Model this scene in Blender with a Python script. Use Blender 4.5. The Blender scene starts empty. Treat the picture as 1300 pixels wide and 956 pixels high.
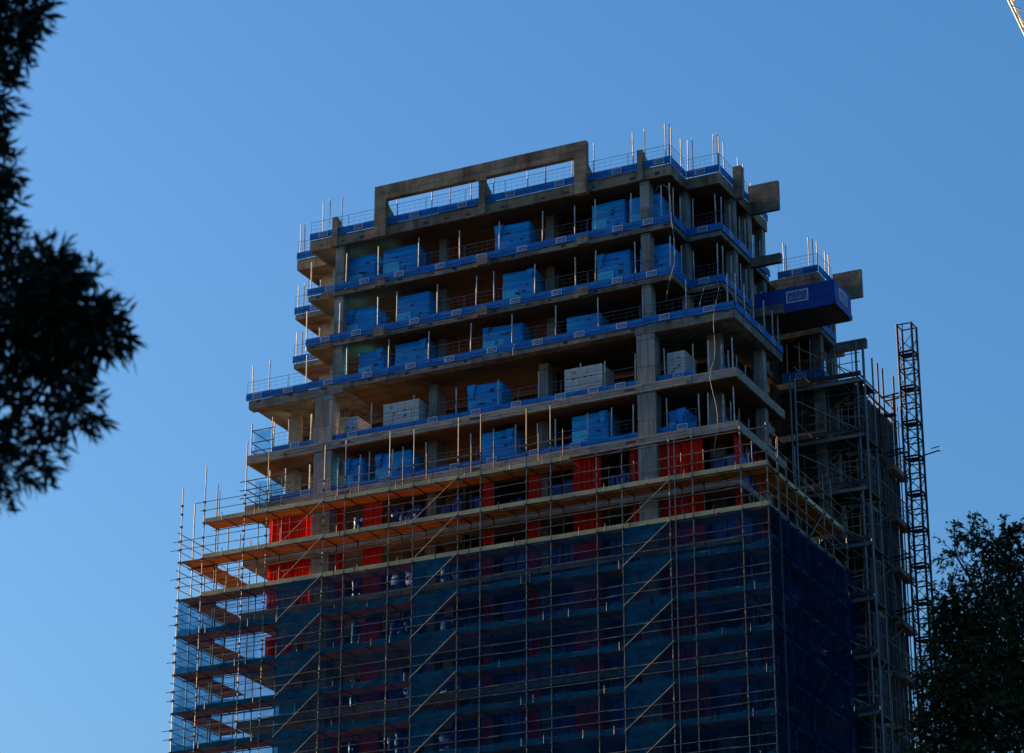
import bpy, math, random
import numpy as np
from mathutils import Vector, Matrix

random.seed(7)
rng = np.random.default_rng(11)
S = bpy.context.scene
COL = S.collection

# ------------------------------------------------------------------ camera
cam = bpy.data.cameras.new("camera")
cam_ob = bpy.data.objects.new("camera", cam)
COL.objects.link(cam_ob)
EYE = Vector((48.284, -122.816, 1.6))
R_, U_, W_ = (Vector((0.896405552, 0.443234376, 0.000611529)),
              Vector((0.173588190, -0.352336840, 0.919633570)),
              Vector((-0.407828670, 0.824258480, 0.392776950)))
m = Matrix((R_, U_, -W_)).transposed().to_4x4()
m.translation = EYE
cam_ob.matrix_world = m
cam.sensor_width = 36.0
cam.lens = 36.0 * 3624.18 / 1300.0
cam.shift_y = -0.0342
cam.clip_start = 0.5
cam.clip_end = 6000
cam.dof.use_dof = True
cam.dof.focus_distance = 140.0
cam.dof.aperture_fstop = 5.0
S.camera = cam_ob

# ------------------------------------------------------------------ light
SUN_AZ, SUN_EL = math.radians(-90.4), math.radians(7.0)      # azimuth clockwise from +Y
world = bpy.data.worlds.new("World")
S.world = world
world.use_nodes = True
wn = world.node_tree
sky = wn.nodes.new("ShaderNodeTexSky")
sky.sky_type = 'NISHITA'
sky.sun_disc = False
sky.sun_elevation = SUN_EL
sky.sun_rotation = SUN_AZ
sky.air_density = 1.4
sky.dust_density = 4.0
sky.ozone_density = 6.0
wn.links.new(sky.outputs[0], wn.nodes["Background"].inputs[0])
wn.nodes["Background"].inputs[1].default_value = 0.10
sd = bpy.data.lights.new("sun", 'SUN')
sd.energy = 5.0
sd.angle = math.radians(0.5)
sd.color = (1.0, 0.70, 0.42)
sun = bpy.data.objects.new("sun", sd)
COL.objects.link(sun)
to_sun = Vector((math.sin(SUN_AZ) * math.cos(SUN_EL), math.cos(SUN_AZ) * math.cos(SUN_EL), math.sin(SUN_EL)))
sun.rotation_euler = to_sun.to_track_quat('Z', 'Y').to_euler()
sun.location = (-60, 0, 120)
S.view_settings.view_transform = 'Standard'
S.view_settings.look = 'None'
S.view_settings.exposure = 2.15
S.view_settings.gamma = 1.0
S.cycles.transparent_max_bounces = 24
S.cycles.max_bounces = 6
S.cycles.diffuse_bounces = 1


# ------------------------------------------------------------------ materials
def mat(name, col, rough=0.8, var=0.18, scale=(1, 1, 1), spec=0.3, metal=0.0, stain=None, bump=0.0,
        clear=0.0, trans=0.0, fine=None, coat=0.0, panel=None, tint=None):
    mt = bpy.data.materials.new(name)
    mt.use_nodes = True
    nt = mt.node_tree
    N, L = nt.nodes, nt.links
    b = N["Principled BSDF"]
    out = N["Material Output"]
    geo = N.new("ShaderNodeNewGeometry")
    mp = N.new("ShaderNodeMapping")
    mp.inputs['Scale'].default_value = scale
    L.new(geo.outputs['Position'], mp.inputs['Vector'])
    nz = N.new("ShaderNodeTexNoise")
    nz.inputs['Scale'].default_value = 1.0
    nz.inputs['Detail'].default_value = 6.0
    nz.inputs['Roughness'].default_value = 0.65
    L.new(mp.outputs[0], nz.inputs['Vector'])
    ramp = N.new("ShaderNodeValToRGB")
    ramp.color_ramp.elements[0].position = 0.30
    ramp.color_ramp.elements[1].position = 0.70
    lo = [c * (1 - var) for c in col]
    hi = [min(1, c * (1 + var)) for c in col]
    ramp.color_ramp.elements[0].color = (*lo, 1)
    ramp.color_ramp.elements[1].color = (*hi, 1)
    L.new(nz.outputs['Fac'], ramp.inputs[0])
    cur = ramp.outputs[0]
    if stain:
        scol, sscale, amount = stain
        mp2 = N.new("ShaderNodeMapping")
        mp2.inputs['Scale'].default_value = sscale
        L.new(geo.outputs['Position'], mp2.inputs['Vector'])
        n2 = N.new("ShaderNodeTexNoise")
        n2.inputs['Scale'].default_value = 1.0
        n2.inputs['Detail'].default_value = 4.0
        L.new(mp2.outputs[0], n2.inputs['Vector'])
        r2 = N.new("ShaderNodeValToRGB")
        r2.color_ramp.elements[0].position = 0.48
        r2.color_ramp.elements[1].position = 0.72
        r2.color_ramp.elements[1].color = (amount, amount, amount, 1)
        L.new(n2.outputs['Fac'], r2.inputs[0])
        mx = N.new("ShaderNodeMix")
        mx.data_type = 'RGBA'
        L.new(r2.outputs[0], mx.inputs[0])
        L.new(cur, mx.inputs[6])
        mx.inputs[7].default_value = (*scol, 1)
        cur = mx.outputs[2]
    if panel:                                  # formwork panel joints and tone from pour to pour
        sp = N.new("ShaderNodeSeparateXYZ")
        L.new(geo.outputs['Position'], sp.inputs[0])
        ad = N.new("ShaderNodeMath")
        L.new(sp.outputs[0], ad.inputs[0])
        L.new(sp.outputs[1], ad.inputs[1])
        cb = N.new("ShaderNodeCombineXYZ")
        L.new(ad.outputs[0], cb.inputs[0])
        L.new(sp.outputs[2], cb.inputs[1])
        bk = N.new("ShaderNodeTexBrick")
        bk.inputs['Scale'].default_value = 1.0
        bk.inputs['Brick Width'].default_value = panel[0]
        bk.inputs['Row Height'].default_value = panel[1]
        bk.inputs['Mortar Size'].default_value = 0.03
        bk.inputs['Mortar Smooth'].default_value = 0.6
        bk.inputs['Color1'].default_value = (1, 1, 1, 1)
        bk.inputs['Color2'].default_value = (.62, .60, .58, 1)
        bk.inputs['Mortar'].default_value = (.35, .32, .3, 1)
        L.new(cb.outputs[0], bk.inputs['Vector'])
        mu = N.new("ShaderNodeMix")
        mu.data_type = 'RGBA'
        mu.blend_type = 'MULTIPLY'
        mu.inputs[0].default_value = 0.8
        L.new(cur, mu.inputs[6])
        L.new(bk.outputs['Color'], mu.inputs[7])
        cur = mu.outputs[2]
    L.new(cur, b.inputs['Base Color'])
    b.inputs['Roughness'].default_value = rough
    b.inputs['Specular IOR Level'].default_value = spec
    b.inputs['Metallic'].default_value = metal
    if coat:
        b.inputs['Coat Weight'].default_value = coat
        b.inputs['Coat Roughness'].default_value = 0.2
    if bump:
        bp = N.new("ShaderNodeBump")
        bp.inputs['Strength'].default_value = bump
        bp.inputs['Distance'].default_value = 0.05
        L.new(nz.outputs['Fac'], bp.inputs['Height'])
        L.new(bp.outputs[0], b.inputs['Normal'])
    shader = b.outputs[0]
    if trans:
        t = N.new("ShaderNodeBsdfTranslucent")
        L.new(cur, t.inputs['Color'])
        ms = N.new("ShaderNodeMixShader")
        ms.inputs[0].default_value = trans
        L.new(shader, ms.inputs[1])
        L.new(t.outputs[0], ms.inputs[2])
        shader = ms.outputs[0]
    if clear:
        tr = N.new("ShaderNodeBsdfTransparent")
        if tint:
            tr.inputs[0].default_value = (*tint, 1)
        ms = N.new("ShaderNodeMixShader")
        if fine:                               # cover that varies with the weave and folds
            n3 = N.new("ShaderNodeTexNoise")
            n3.inputs['Scale'].default_value = fine
            n3.inputs['Detail'].default_value = 3.0
            L.new(geo.outputs['Position'], n3.inputs['Vector'])
            mr = N.new("ShaderNodeMapRange")
            mr.inputs[1].default_value = 0.3
            mr.inputs[2].default_value = 0.7
            mr.inputs[3].default_value = max(0, clear - 0.17)
            mr.inputs[4].default_value = min(1, clear + 0.17)
            L.new(n3.outputs['Fac'], mr.inputs[0])
            L.new(mr.outputs[0], ms.inputs[0])
        else:
            ms.inputs[0].default_value = clear
        L.new(shader, ms.inputs[1])
        L.new(tr.outputs[0], ms.inputs[2])
        shader = ms.outputs[0]
    L.new(shader, out.inputs['Surface'])
    return mt


BROWN = (0.10, 0.07, 0.05)
M = {
    'concrete': mat('grey concrete', (0.24, 0.215, 0.185), 0.9, 0.38, (.9, .9, 2.2), 0.1, stain=((.09, .075, .06), (2.2, 2.2, .5), .85), bump=.35, panel=(2.44, 3.1)),
    'frame': mat('brown concrete', (0.27, 0.215, 0.155), 0.9, 0.42, (.9, .9, 1.6), 0.1, stain=((0.10, .07, .05), (1.6, 1.6, .35), .85), bump=.35, panel=(1.83, .9)),  # browner base tone than the grey concrete
    'column': mat('smooth concrete', (0.29, 0.28, 0.265), 0.88, 0.22, (1.6, 1.6, .5), 0.12, stain=((.12, .11, .10), (4, 4, .3), .75), bump=.2, panel=(1.3, 1.47)),
    'lip': mat('pale formed concrete', (0.31, 0.27, 0.225), 0.88, 0.3, (.9, .9, 4), 0.12, stain=((.13, .10, .08), (1.6, 1.6, 5), .7), bump=.25),
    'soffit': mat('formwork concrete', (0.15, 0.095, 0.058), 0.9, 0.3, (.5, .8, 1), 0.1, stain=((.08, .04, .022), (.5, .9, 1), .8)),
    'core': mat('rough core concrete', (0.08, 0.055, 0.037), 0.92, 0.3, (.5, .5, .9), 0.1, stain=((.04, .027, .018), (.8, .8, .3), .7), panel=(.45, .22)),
    'block': mat('blockwork', (0.26, 0.245, 0.23), 0.9, 0.2, (2, 2, 4), 0.2),
    'toe': mat('blue plastic board', (0.003, 0.135, 0.44), 0.6, 0.28, (1.6, 1.6, 1.6), 0.2, stain=((.003, .075, .26), (2.5, 2.5, 4), .6)),
    'mesh': mat('grey mesh wire', (0.10, 0.12, 0.17), 0.55, 0.1, spec=.4),
    'white_post': mat('white painted post', (0.50, 0.48, 0.46), 0.55, 0.25, (2, 2, 1.5), 0.35, stain=((.22, .18, .15), (3, 3, 1.5), .6)),
    'tube': mat('galvanised tube', (0.22, 0.20, 0.175), 0.5, 0.35, (2, 2, 1.2), 0.3, metal=.2, stain=((.09, .05, .03), (2.5, 2.5, 1), .7)),
    'dark_tube': mat('dull rusty tube', (0.10, 0.085, 0.08), 0.6, 0.3, (2, 2, 2), 0.3),
    'deck': mat('plywood deck', (0.60, 0.24, 0.07), 0.85, 0.3, (1.5, 6, 1), 0.1, stain=((.20, .08, .03), (.6, 2, 1), .7)),
    'scaffold_toe': mat('scaffold toe board', (0.68, 0.50, 0.26), 0.85, 0.25, (1.2, 4, 6), 0.1, stain=((.34, .27, .17), (.5, .5, 1), .7)),
    'red': mat('red membrane', (0.90, 0.022, 0.008), 0.8, 0.3, (3, 3, .5), 0.08, trans=.15, stain=((.45, .010, .005), (4, 4, .6), .6)),
    'wrap': mat('blue stretch wrap', (0.003, 0.31, 0.98), 0.4, 0.5, (.35, .35, 8), 0.2, trans=.08, bump=.8, stain=((.002, .14, .62), (.5, .5, 12), .9)),
    'wrap_pale': mat('pale blue wrap sheet', (0.03, 0.55, 0.98), 0.32, 0.3, (.6, .6, 9), 0.5, trans=.1, bump=.7),
    'dark_wrap': mat('dark blue wrap', (0.022, 0.05, 0.19), 0.42, 0.6, (2.2, 2.2, 2.2), 0.3, bump=.9, stain=((.10, .15, .30), (2.6, 2.6, 1.8), .6)),
    'white_block': mat('pale block stack', (0.55, 0.53, 0.52), 0.8, 0.18, (.8, .8, 5), 0.3),
    'joint': mat('dark joint', (0.07, 0.065, 0.06), 0.9),
    'timber': mat('raw timber', (0.36, 0.24, 0.13), 0.85, .25, (1, 6, 6)),
    'sign_white': mat('white sign', (0.72, 0.76, 0.82), 0.5, .06),
    'sign_blue': mat('pale blue sign', (0.14, 0.25, 0.46), 0.5, .08),
    'ink': mat('dark print', (0.012, 0.018, 0.055), 0.5, .05),
    'net': mat('navy debris net', (0.002, 0.046, 0.125), 0.85, 0.5, (.35, .35, .9), 0.04, clear=.64, trans=.15, fine=.8, bump=.8, stain=((.002, .085, .16), (.5, .5, 1.5), .6), tint=(.66, .84, 1)),
    'net_shade': mat('shade-darkened navy debris net', (0.001, 0.011, 0.048), 0.9, 0.5, (.35, .35, .9), 0.02, clear=.40, trans=.12, fine=1.2, bump=.6, stain=((.002, .028, .075), (.4, .4, 1.5), .7), tint=(.4, .7, 1)),  # darker copy of the net, the flank's shade put into its colour
    'net_teal': mat('teal net fold', (0.005, 0.115, 0.20), 0.8, 0.4, (.8, .8, 1.6), 0.05, clear=.40, trans=.25, fine=2.0, bump=.5, tint=(.5, .85, 1)),
    'net_thin': mat('thin blue net', (0.003, 0.06, 0.15), 0.8, 0.3, (.8, .8, 1.6), 0.05, clear=.66, trans=.12, fine=1.2, tint=(.6, .88, 1)),
    'blue_box': mat('blue steel sheet', (0.004, 0.045, 0.26), 0.55, 0.25, (.8, .8, 2), 0.25),
    'steel': mat('dark grey steel', (0.055, 0.058, 0.066), 0.6, .3, (1, 1, 1), 0.25, metal=.2),
    'pale_steel': mat('pale grey steel', (0.14, 0.15, 0.165), 0.5, .3, (1, 1, .4), 0.35, metal=.3, stain=((.06, .05, .045), (3, 3, .6), .6)),
    'mast': mat('dark red steel', (0.035, 0.02, 0.024), 0.6, .2, (1, 1, 1), 0.25),
    'board': mat('grey cladding board', (0.045, 0.038, 0.042), 0.75, .45, (3, 3, .3), 0.15),
    'crane': mat('pale crane paint', (0.74, 0.70, 0.60), 0.5, .08),
    'hose': mat('pale hose', (0.13, 0.16, 0.20), 0.7, .15),
    'bark': mat('dark bark', (0.06, 0.045, 0.035), 0.95, .3, (3, 3, 1)),
    'leaf': mat('dark green leaf', (0.034, 0.044, 0.016), 0.7, .5, (1.3, 1.3, 1.3), 0.15, trans=.15),
    'leaf_near': mat('deep green leaf', (0.016, 0.022, 0.012), 0.7, .3, (3, 3, 3), 0.2),
    'brick': mat('brown brick', (0.22, 0.12, 0.08), 0.9, .2, (2, 2, 6), 0.2),
    'ground': mat('dark grass ground', (0.04, 0.045, 0.025), 0.95, .25, (.05, .05, .05), 0.1),
    'paving': mat('grey asphalt', (0.055, 0.055, 0.055), 0.9, .2, (.4, .4, .4), 0.2),
}

# ------------------------------------------------------------------ mesh helpers
class MB:
    def __init__(self):
        self.v, self.f, self.mi = [], [], []

    def face(self, pts, mi=0):
        i = len(self.v)
        self.v += [tuple(p) for p in pts]
        self.f.append(tuple(range(i, i + len(pts))))
        self.mi.append(mi)

    def box(self, x0, y0, z0, x1, y1, z1, mi=0):
        i = len(self.v)
        self.v += [(x, y, z) for z in (z0, z1) for y in (y0, y1) for x in (x0, x1)]
        for q in ((0, 2, 3, 1), (4, 5, 7, 6), (0, 1, 5, 4), (2, 6, 7, 3), (0, 4, 6, 2), (1, 3, 7, 5)):
            self.f.append(tuple(i + k for k in q))
            self.mi.append(mi)
        return self

    def tube(self, p, q, r, n=6, mi=0, r2=None):
        p, q = Vector(p), Vector(q)
        d = (q - p).normalized()
        a = d.orthogonal().normalized()
        b = d.cross(a)
        i = len(self.v)
        r2 = r if r2 is None else r2
        for c, rr in ((p, r), (q, r2)):
            for k in range(n):
                t = 2 * math.pi * k / n
                self.v.append(tuple(c + a * (rr * math.cos(t)) + b * (rr * math.sin(t))))
        for k in range(n):
            self.f.append((i + k, i + (k + 1) % n, i + n + (k + 1) % n, i + n + k))
            self.mi.append(mi)
        self.f.append(tuple(i + k for k in range(n))[::-1])
        self.f.append(tuple(i + n + k for k in range(n)))
        self.mi += [mi, mi]
        return self

    def path(self, pts, r, n=6, mi=0):
        for a, b in zip(pts, pts[1:]):
            self.tube(a, b, r, n, mi)
        return self

    def prism(self, poly, z0, z1, mi=0):
        i, n = len(self.v), len(poly)
        self.v += [(x, y, z0) for x, y in poly] + [(x, y, z1) for x, y in poly]
        self.f.append(tuple(i + k for k in range(n))[::-1])
        self.f.append(tuple(i + n + k for k in range(n)))
        self.mi += [mi, mi]
        for k in range(n):
            self.f.append((i + k, i + (k + 1) % n, i + n + (k + 1) % n, i + n + k))
            self.mi.append(mi)
        return self

    def prism_x(self, yz, x0, x1, mi=0):
        i, n = len(self.v), len(yz)
        self.v += [(x0, y, z) for y, z in yz] + [(x1, y, z) for y, z in yz]
        self.f.append(tuple(i + k for k in range(n)))
        self.f.append(tuple(i + n + k for k in range(n))[::-1])
        self.mi += [mi, mi]
        for k in range(n):
            self.f.append((i + k, i + n + k, i + n + (k + 1) % n, i + (k + 1) % n))
            self.mi.append(mi)
        return self


def origin(o):
    return o.location.copy() if o.parent is None else origin(o.parent) + o.location


def link(o, parent=None):
    COL.objects.link(o)
    if parent is not None:
        o.parent = parent
    return o


def part(name, mb, mats, parent=None, smooth=False, label=None):
    """one mesh object; its origin sits at the middle of its footprint"""
    a = np.array(mb.v)
    c = Vector(((a[:, 0].min() + a[:, 0].max()) / 2, (a[:, 1].min() + a[:, 1].max()) / 2, a[:, 2].min()))
    me = bpy.data.meshes.new(name)
    me.from_pydata((a - np.array(c)).tolist(), [], mb.f)
    ms = mats if isinstance(mats, (list, tuple)) else [mats]
    for x in ms:
        me.materials.append(M[x])
    me.polygons.foreach_set('material_index', mb.mi)
    if smooth:
        me.polygons.foreach_set('use_smooth', [True] * len(me.polygons))
    o = bpy.data.objects.new(name, me)
    link(o, parent)
    o.location = c - (origin(parent) if parent is not None else Vector())
    if label:
        o['label'] = label
    return o


def thing(name, loc, label, cat, group=None):
    o = bpy.data.objects.new(name, None)
    o.empty_display_size = 0.3
    COL.objects.link(o)
    o.location = loc
    o['label'], o['category'] = label, cat
    if group:
        o['group'] = group
    return o


def tag(o, label, cat, group=None):
    o['label'], o['category'] = label, cat
    if group:
        o['group'] = group
    return o


_cache = {}


def unit(kind, material):
    k = (kind, material)
    if k not in _cache:
        mb = MB()
        if kind == 'tube':
            mb.tube((0, 0, 0), (0, 0, 1), 1.0, 8)
        else:
            mb.box(-.5, -.5, 0, .5, .5, 1)
        me = bpy.data.meshes.new(kind)
        me.from_pydata(mb.v, [], mb.f)
        me.materials.append(M[material])
        if kind == 'tube':
            me.polygons.foreach_set('use_smooth', [len(f) == 4 for f in mb.f])
        _cache[k] = me
    return _cache[k]


def tube(name, p, q, r, material, parent):
    """alike tubes share one mesh"""
    p, q = Vector(p), Vector(q)
    d = q - p
    o = bpy.data.objects.new(name, unit('tube', material))
    link(o, parent)
    o.location = p - (origin(parent) if parent is not None else Vector())
    o.rotation_euler = d.to_track_quat('Z', 'Y').to_euler()
    o.scale = (r, r, d.length)
    return o


def box(name, x0, y0, z0, x1, y1, z1, material, parent):
    o = bpy.data.objects.new(name, unit('box', material))
    link(o, parent)
    o.location = Vector(((x0 + x1) / 2, (y0 + y1) / 2, z0)) - (origin(parent) if parent is not None else Vector())
    o.scale = (abs(x1 - x0), abs(y1 - y0), z1 - z0)
    return o


# the lettering: one shared mesh (plate, border, letters, underline), front towards -Y
def make_sign_mesh(w, h, name):
    cu = bpy.data.curves.new('letters', 'FONT')
    cu.body = 'MPB'
    cu.shear = 0.25
    cu.offset = -0.004
    cu.space_character = 1.12
    cu.align_x = 'CENTER'
    cu.align_y = 'CENTER'
    cu.size = 1.0
    to = bpy.data.objects.new('letters', cu)
    COL.objects.link(to)
    dg = bpy.context.evaluated_depsgraph_get()
    tm = bpy.data.meshes.new_from_object(to.evaluated_get(dg))
    bpy.data.objects.remove(to)
    vs = np.array([v.co[:] for v in tm.vertices])
    fs = [tuple(p.vertices) for p in tm.polygons]
    vs[:, 0] -= (vs[:, 0].min() + vs[:, 0].max()) / 2
    vs[:, 1] -= vs[:, 1].min()
    sx, sy = 0.84 * w / np.ptp(vs[:, 0]), 0.50 * h / np.ptp(vs[:, 1])
    mb = MB()
    mb.box(-w / 2, -.012, 0, w / 2, 0, h, 0)
    e = .06 * h
    mb.box(-w / 2 + e, -.016, e, w / 2 - e, -.010, h - e, 1)
    mb.box(-.40 * w, -.0195, .15 * h, .40 * w, -.014, .22 * h, 2)
    i = len(mb.v)
    mb.v += [(x * sx, -.020, y * sy + .33 * h) for x, y, z in vs]
    mb.f += [tuple(i + k for k in f) for f in fs]
    mb.mi += [2] * len(fs)
    me = bpy.data.meshes.new(name)
    me.from_pydata(mb.v, [], mb.f)
    for x in ('sign_white', 'sign_blue', 'ink'):
        me.materials.append(M[x])
    me.polygons.foreach_set('material_index', mb.mi)
    bpy.data.meshes.remove(tm)
    bpy.data.curves.remove(cu)
    return me


SIGN = make_sign_mesh(0.56, 0.30, 'sign')
SIGN_BIG = make_sign_mesh(1.22, 0.66, 'big_sign')


def sign(mesh, loc, rz, parent):
    o = bpy.data.objects.new('sign', mesh)
    link(o, parent)
    o.location = Vector(loc) - origin(parent)
    sc = parent.scale
    o.rotation_euler = (0, 0, rz)
    return o


# ------------------------------------------------------------------ ground
g = MB()
g.face([(-3000, -3000, 0), (3000, -3000, 0), (3000, 3000, 0), (-3000, 3000, 0)])
o = part('ground', g, 'ground')
o['kind'] = 'structure'
g = MB()
g.face([(-60, -60, .004), (90, -60, .004), (90, -48, .004), (-60, -48, .004)])
o = part('road', g, 'paving')
o['kind'] = 'structure'

# ------------------------------------------------------------------ the tower under construction
tower = thing('concrete_tower', (-14, 5, 0), 'unfinished concrete tower block with open storeys stacked with blue pallets', 'building')
UP = [(-24.9, 0), (-3.3, 0), (-3.3, 2.05), (-1.4, 2.05), (-1.4, 8.8), (-26.8, 8.8), (-26.8, 1.85), (-24.9, 1.85)]
LOW = [(-28.45, 0), (0, 0), (0, 6.65), (-1.4, 6.65), (-1.4, 8.8), (-28.45, 8.8)]
#            name   bottom  top
FLOORS = [('roof', 67.85, 68.47), ('L1', 64.84, 65.12), ('L2', 61.90, 62.18), ('D', 59.32, 59.60),
          ('E', 55.92, 56.40), ('F', 53.08, 53.55)]
TOP = {n: t for n, b, t in FLOORS}
z = 50.15
low_floors = []
while z > 3:
    low_floors.append(z)
    z -= 2.95
for n, b, t in FLOORS:
    if n in ('roof', 'L1', 'L2'):
        part('floor_slab', MB().prism(UP, b, t), 'frame' if n == 'roof' else 'concrete', tower)
    elif n == 'D':
        part('floor_slab', MB().prism(LOW, b, t), 'concrete', tower)
        for x0, x1 in ((-28.448, -22.6), (-5.5, -.002)):
            box('edge_beam', x0, .004, 59.12, x1, .55, 59.316, 'concrete', tower)
        box('edge_beam', -.55, .56, 59.12, -.004, 6.645, 59.316, 'concrete', tower)
    else:
        part('floor_slab', MB().prism(LOW, b, t), 'lip', tower)
for zb in low_floors:
    part('floor_slab', MB().prism(LOW, zb, zb + .35), 'lip', tower)
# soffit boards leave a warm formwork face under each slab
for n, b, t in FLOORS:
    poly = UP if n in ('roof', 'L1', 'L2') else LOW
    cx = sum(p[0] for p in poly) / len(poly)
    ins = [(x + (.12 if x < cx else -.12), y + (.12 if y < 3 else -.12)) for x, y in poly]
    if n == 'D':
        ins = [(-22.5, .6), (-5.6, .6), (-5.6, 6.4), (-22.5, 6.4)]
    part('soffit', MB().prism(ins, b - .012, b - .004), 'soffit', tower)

# boarded faces of the two pale lips, cable boxes and tie holes along the edges
for b, t in ((55.92, 56.40), (53.08, 53.55)):
    x = -28.45
    while x < -2.5:
        w = min(random.choice((1.8, 2.4, 2.4)), -2.4 - x)
        for k in range(3):
            e = random.uniform(.008, .03)
            h = (t - b) / 3
            box('edge_board', x + .01, -e - .03, b + k * h + .012, x + w - .012, -.003, b + (k + 1) * h - .006, 'lip', tower)
        x += w
    for x in (-22.6, -14.9, -6.1):
        box('cable_slot', x, -.07, b + .2, x + .6, -.062, b + .29, 'ink', tower)
for b, xa, xb_, st in ((68.0, -24.5, -3.5, 1.95), (64.93, -24.5, -3.5, 2.3), (61.98, -24.5, -3.5, 2.3), (59.42, -28, -.4, 2.4)):
    mb = MB()
    x = xa
    while x < xb_:
        xx = x + random.uniform(-.25, .25)
        mb.box(xx, -.012, b + random.uniform(-.03, .05), xx + random.uniform(.16, .34), -.004, b + random.uniform(.10, .15))
        x += st * random.uniform(.55, 1.2)
    part('tie_hole', mb, 'ink', tower)['kind'] = 'stuff'

# roof frame: a long portal standing on the front edge, with raking fins behind
box('portal_beam', -20.69, -.36, 69.86, -7.96, -.02, 70.72, 'frame', tower)
for x0, x1 in ((-20.69, -19.99), (-8.66, -7.96)):
    box('portal_leg', x0, -.36, 67.68, x1, -.02, 69.857, 'frame', tower)
box('portal_leg', -14.34, -.30, 67.75, -13.98, -.02, 69.857, 'frame', tower)
box('portal_stub', -14.48, -.38, 69.66, -13.84, -.365, 70.0, 'frame', tower)
for x0, zt, y1 in ((-20.3, 69.75, 2.3), (-14.28, 69.75, 2.2), (-8.36, 69.75, 2.2)):
    part('fin', MB().prism_x([(0, 68.475), (0, zt), (y1, 68.475)], x0, x0 + .26), 'frame', tower)
for x0 in (-23.42, -5.12):
    part('fin', MB().prism_x([(-.16, 67.8), (-.16, 69.55), (.0, 69.55), (1.7, 68.475), (-.004, 68.475), (-.004, 67.8)], x0, x0 + .3), 'frame', tower)
box('fin', -1.39, 3.95, 67.75, -.92, 4.28, 69.62, 'frame', tower)
part('end_panel', MB().box(-1.395, 6.1, 67.72, .32, 6.32, 69.42), 'frame', tower)
for zb in (64.66, 61.72):
    box('edge_stub', -1.395, 6.1, zb, .3, 6.4, zb + .5, 'concrete', tower)
for zb, xs in ((64.80, (-20.6, -14.4, -8.55)), (61.86, (-20.6, -14.4, -8.55)), (59.22, (-20.4, -8.7))):
    for x in xs:
        box('edge_stub', x, -.34, zb - .05, x + .62, -.006, zb + .42 if zb > 60 else zb + .05, 'concrete', tower)

# columns
def column(x0, y0, zb, zt, w, d, material='column'):
    box('column', x0, y0, zb + .003, x0 + w, y0 + d, zt - .015, material, tower)

for lo, hi in (('L1', 'roof'), ('L2', 'L1'), ('D', 'L2')):
    zb, zt = TOP[lo], [b for n, b, t in FLOORS if n == hi][0]
    column(-23.30, .10, zb, zt, .52, .62)
    column(-5.10, .10, zb, zt, .52, .6)
    column(-17.75, 1.7, zb, zt, .45, .5, 'block')
    column(-11.28, 1.7, zb, zt, .45, .5, 'block')
    column(-3.75, 2.2, zb, zt, .42, .5)
    column(-1.95, 4.0, zb, zt, .48, .5)
    column(-1.95, 6.12, zb, zt, .5, .5)
    column(-1.95, 8.2, zb, zt, .45, .5)
    column(-24.7, 2.2, zb, zt, .6, .6, 'block')
pairs = [('E', 'D'), ('F', 'E')]
levels = [(TOP[a], [b for n, b, t in FLOORS if n == h][0]) for a, h in pairs]
levels[0] = (levels[0][0], 59.12)
prev = 53.08
for zb in low_floors:
    levels.append((zb + .35, prev))
    prev = zb
for zb, zt in levels:
    column(-24.27, .02, zb, zt, 1.08, .7)
    column(-5.42, .02, zb, zt, 1.0, .7)
    column(-18.0, 1.2, zb, zt, .5, 1.0)
    column(-11.5, 1.2, zb, zt, .5, 1.1)
    column(-2.15, 1.5, zb, zt, .75, .4)
    column(-.75, 4.4, zb, zt, .5, .5)
    column(-26.95, 1.75, zb, zt, .55, .6, 'block')
    column(-28.44, 4.3, zb, zt, .62, .5, 'block')
    box('core_or_shade_wall', -26.0, 2.45, zb + .003, -23.6, 2.6, zt - .015, 'column', tower)
# core walls and partitions, some added to block the low sun
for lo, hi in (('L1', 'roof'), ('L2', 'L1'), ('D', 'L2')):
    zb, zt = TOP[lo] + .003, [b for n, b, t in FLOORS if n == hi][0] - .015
    box('core_or_shade_wall', -26.3, 5.0, zb, -4.2, 5.2, zt, 'core', tower)
    box('core_or_shade_wall', -4.6, 2.6, zb, -4.35, 4.99, zt, 'core', tower)
    box('core_or_shade_wall', -4.34, 5.0, zb, -2.6, 5.2, zt, 'core', tower)
    box('core_or_shade_wall', -2.6, 5.21, zb, -2.4, 8.5, zt, 'core', tower)
    box('core_or_shade_wall', -25.9, 3.1, zb, -25.0, 3.3, zt, 'block', tower)
    box('core_or_shade_wall', -10.8, 2.25, zb, -10.6, 4.99, zt, 'core', tower)  # added cross wall, keeps sun out of the bays beyond
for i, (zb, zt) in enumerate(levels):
    box('core_or_shade_wall', -27.8, 4.82, zb + .003, -2.2, 5.0, zt - .015, 'core', tower)
    box('core_or_shade_wall', -2.19, 2.4, zb + .003, -2.0, 6.4, zt - .015, 'core', tower)
    box('core_or_shade_wall', -11.2, 2.32, zb + .003, -11.0, 4.81, zt - .015, 'core', tower)  # added like the one above, darkens the floor beyond it
    if i > 1:  # two partitions added so no sun crosses to the flank nets
        box('core_or_shade_wall', -15.6, .6, zb + .003, -15.45, 4.81, zt - .015, 'core', tower)
        box('core_or_shade_wall', -6.2, .6, zb + .003, -6.05, 4.81, zt - .015, 'core', tower)
    box('core_or_shade_wall', -2.0, 6.41, zb + .003, -1.8, 8.7, zt - .015, 'core', tower)

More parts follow.
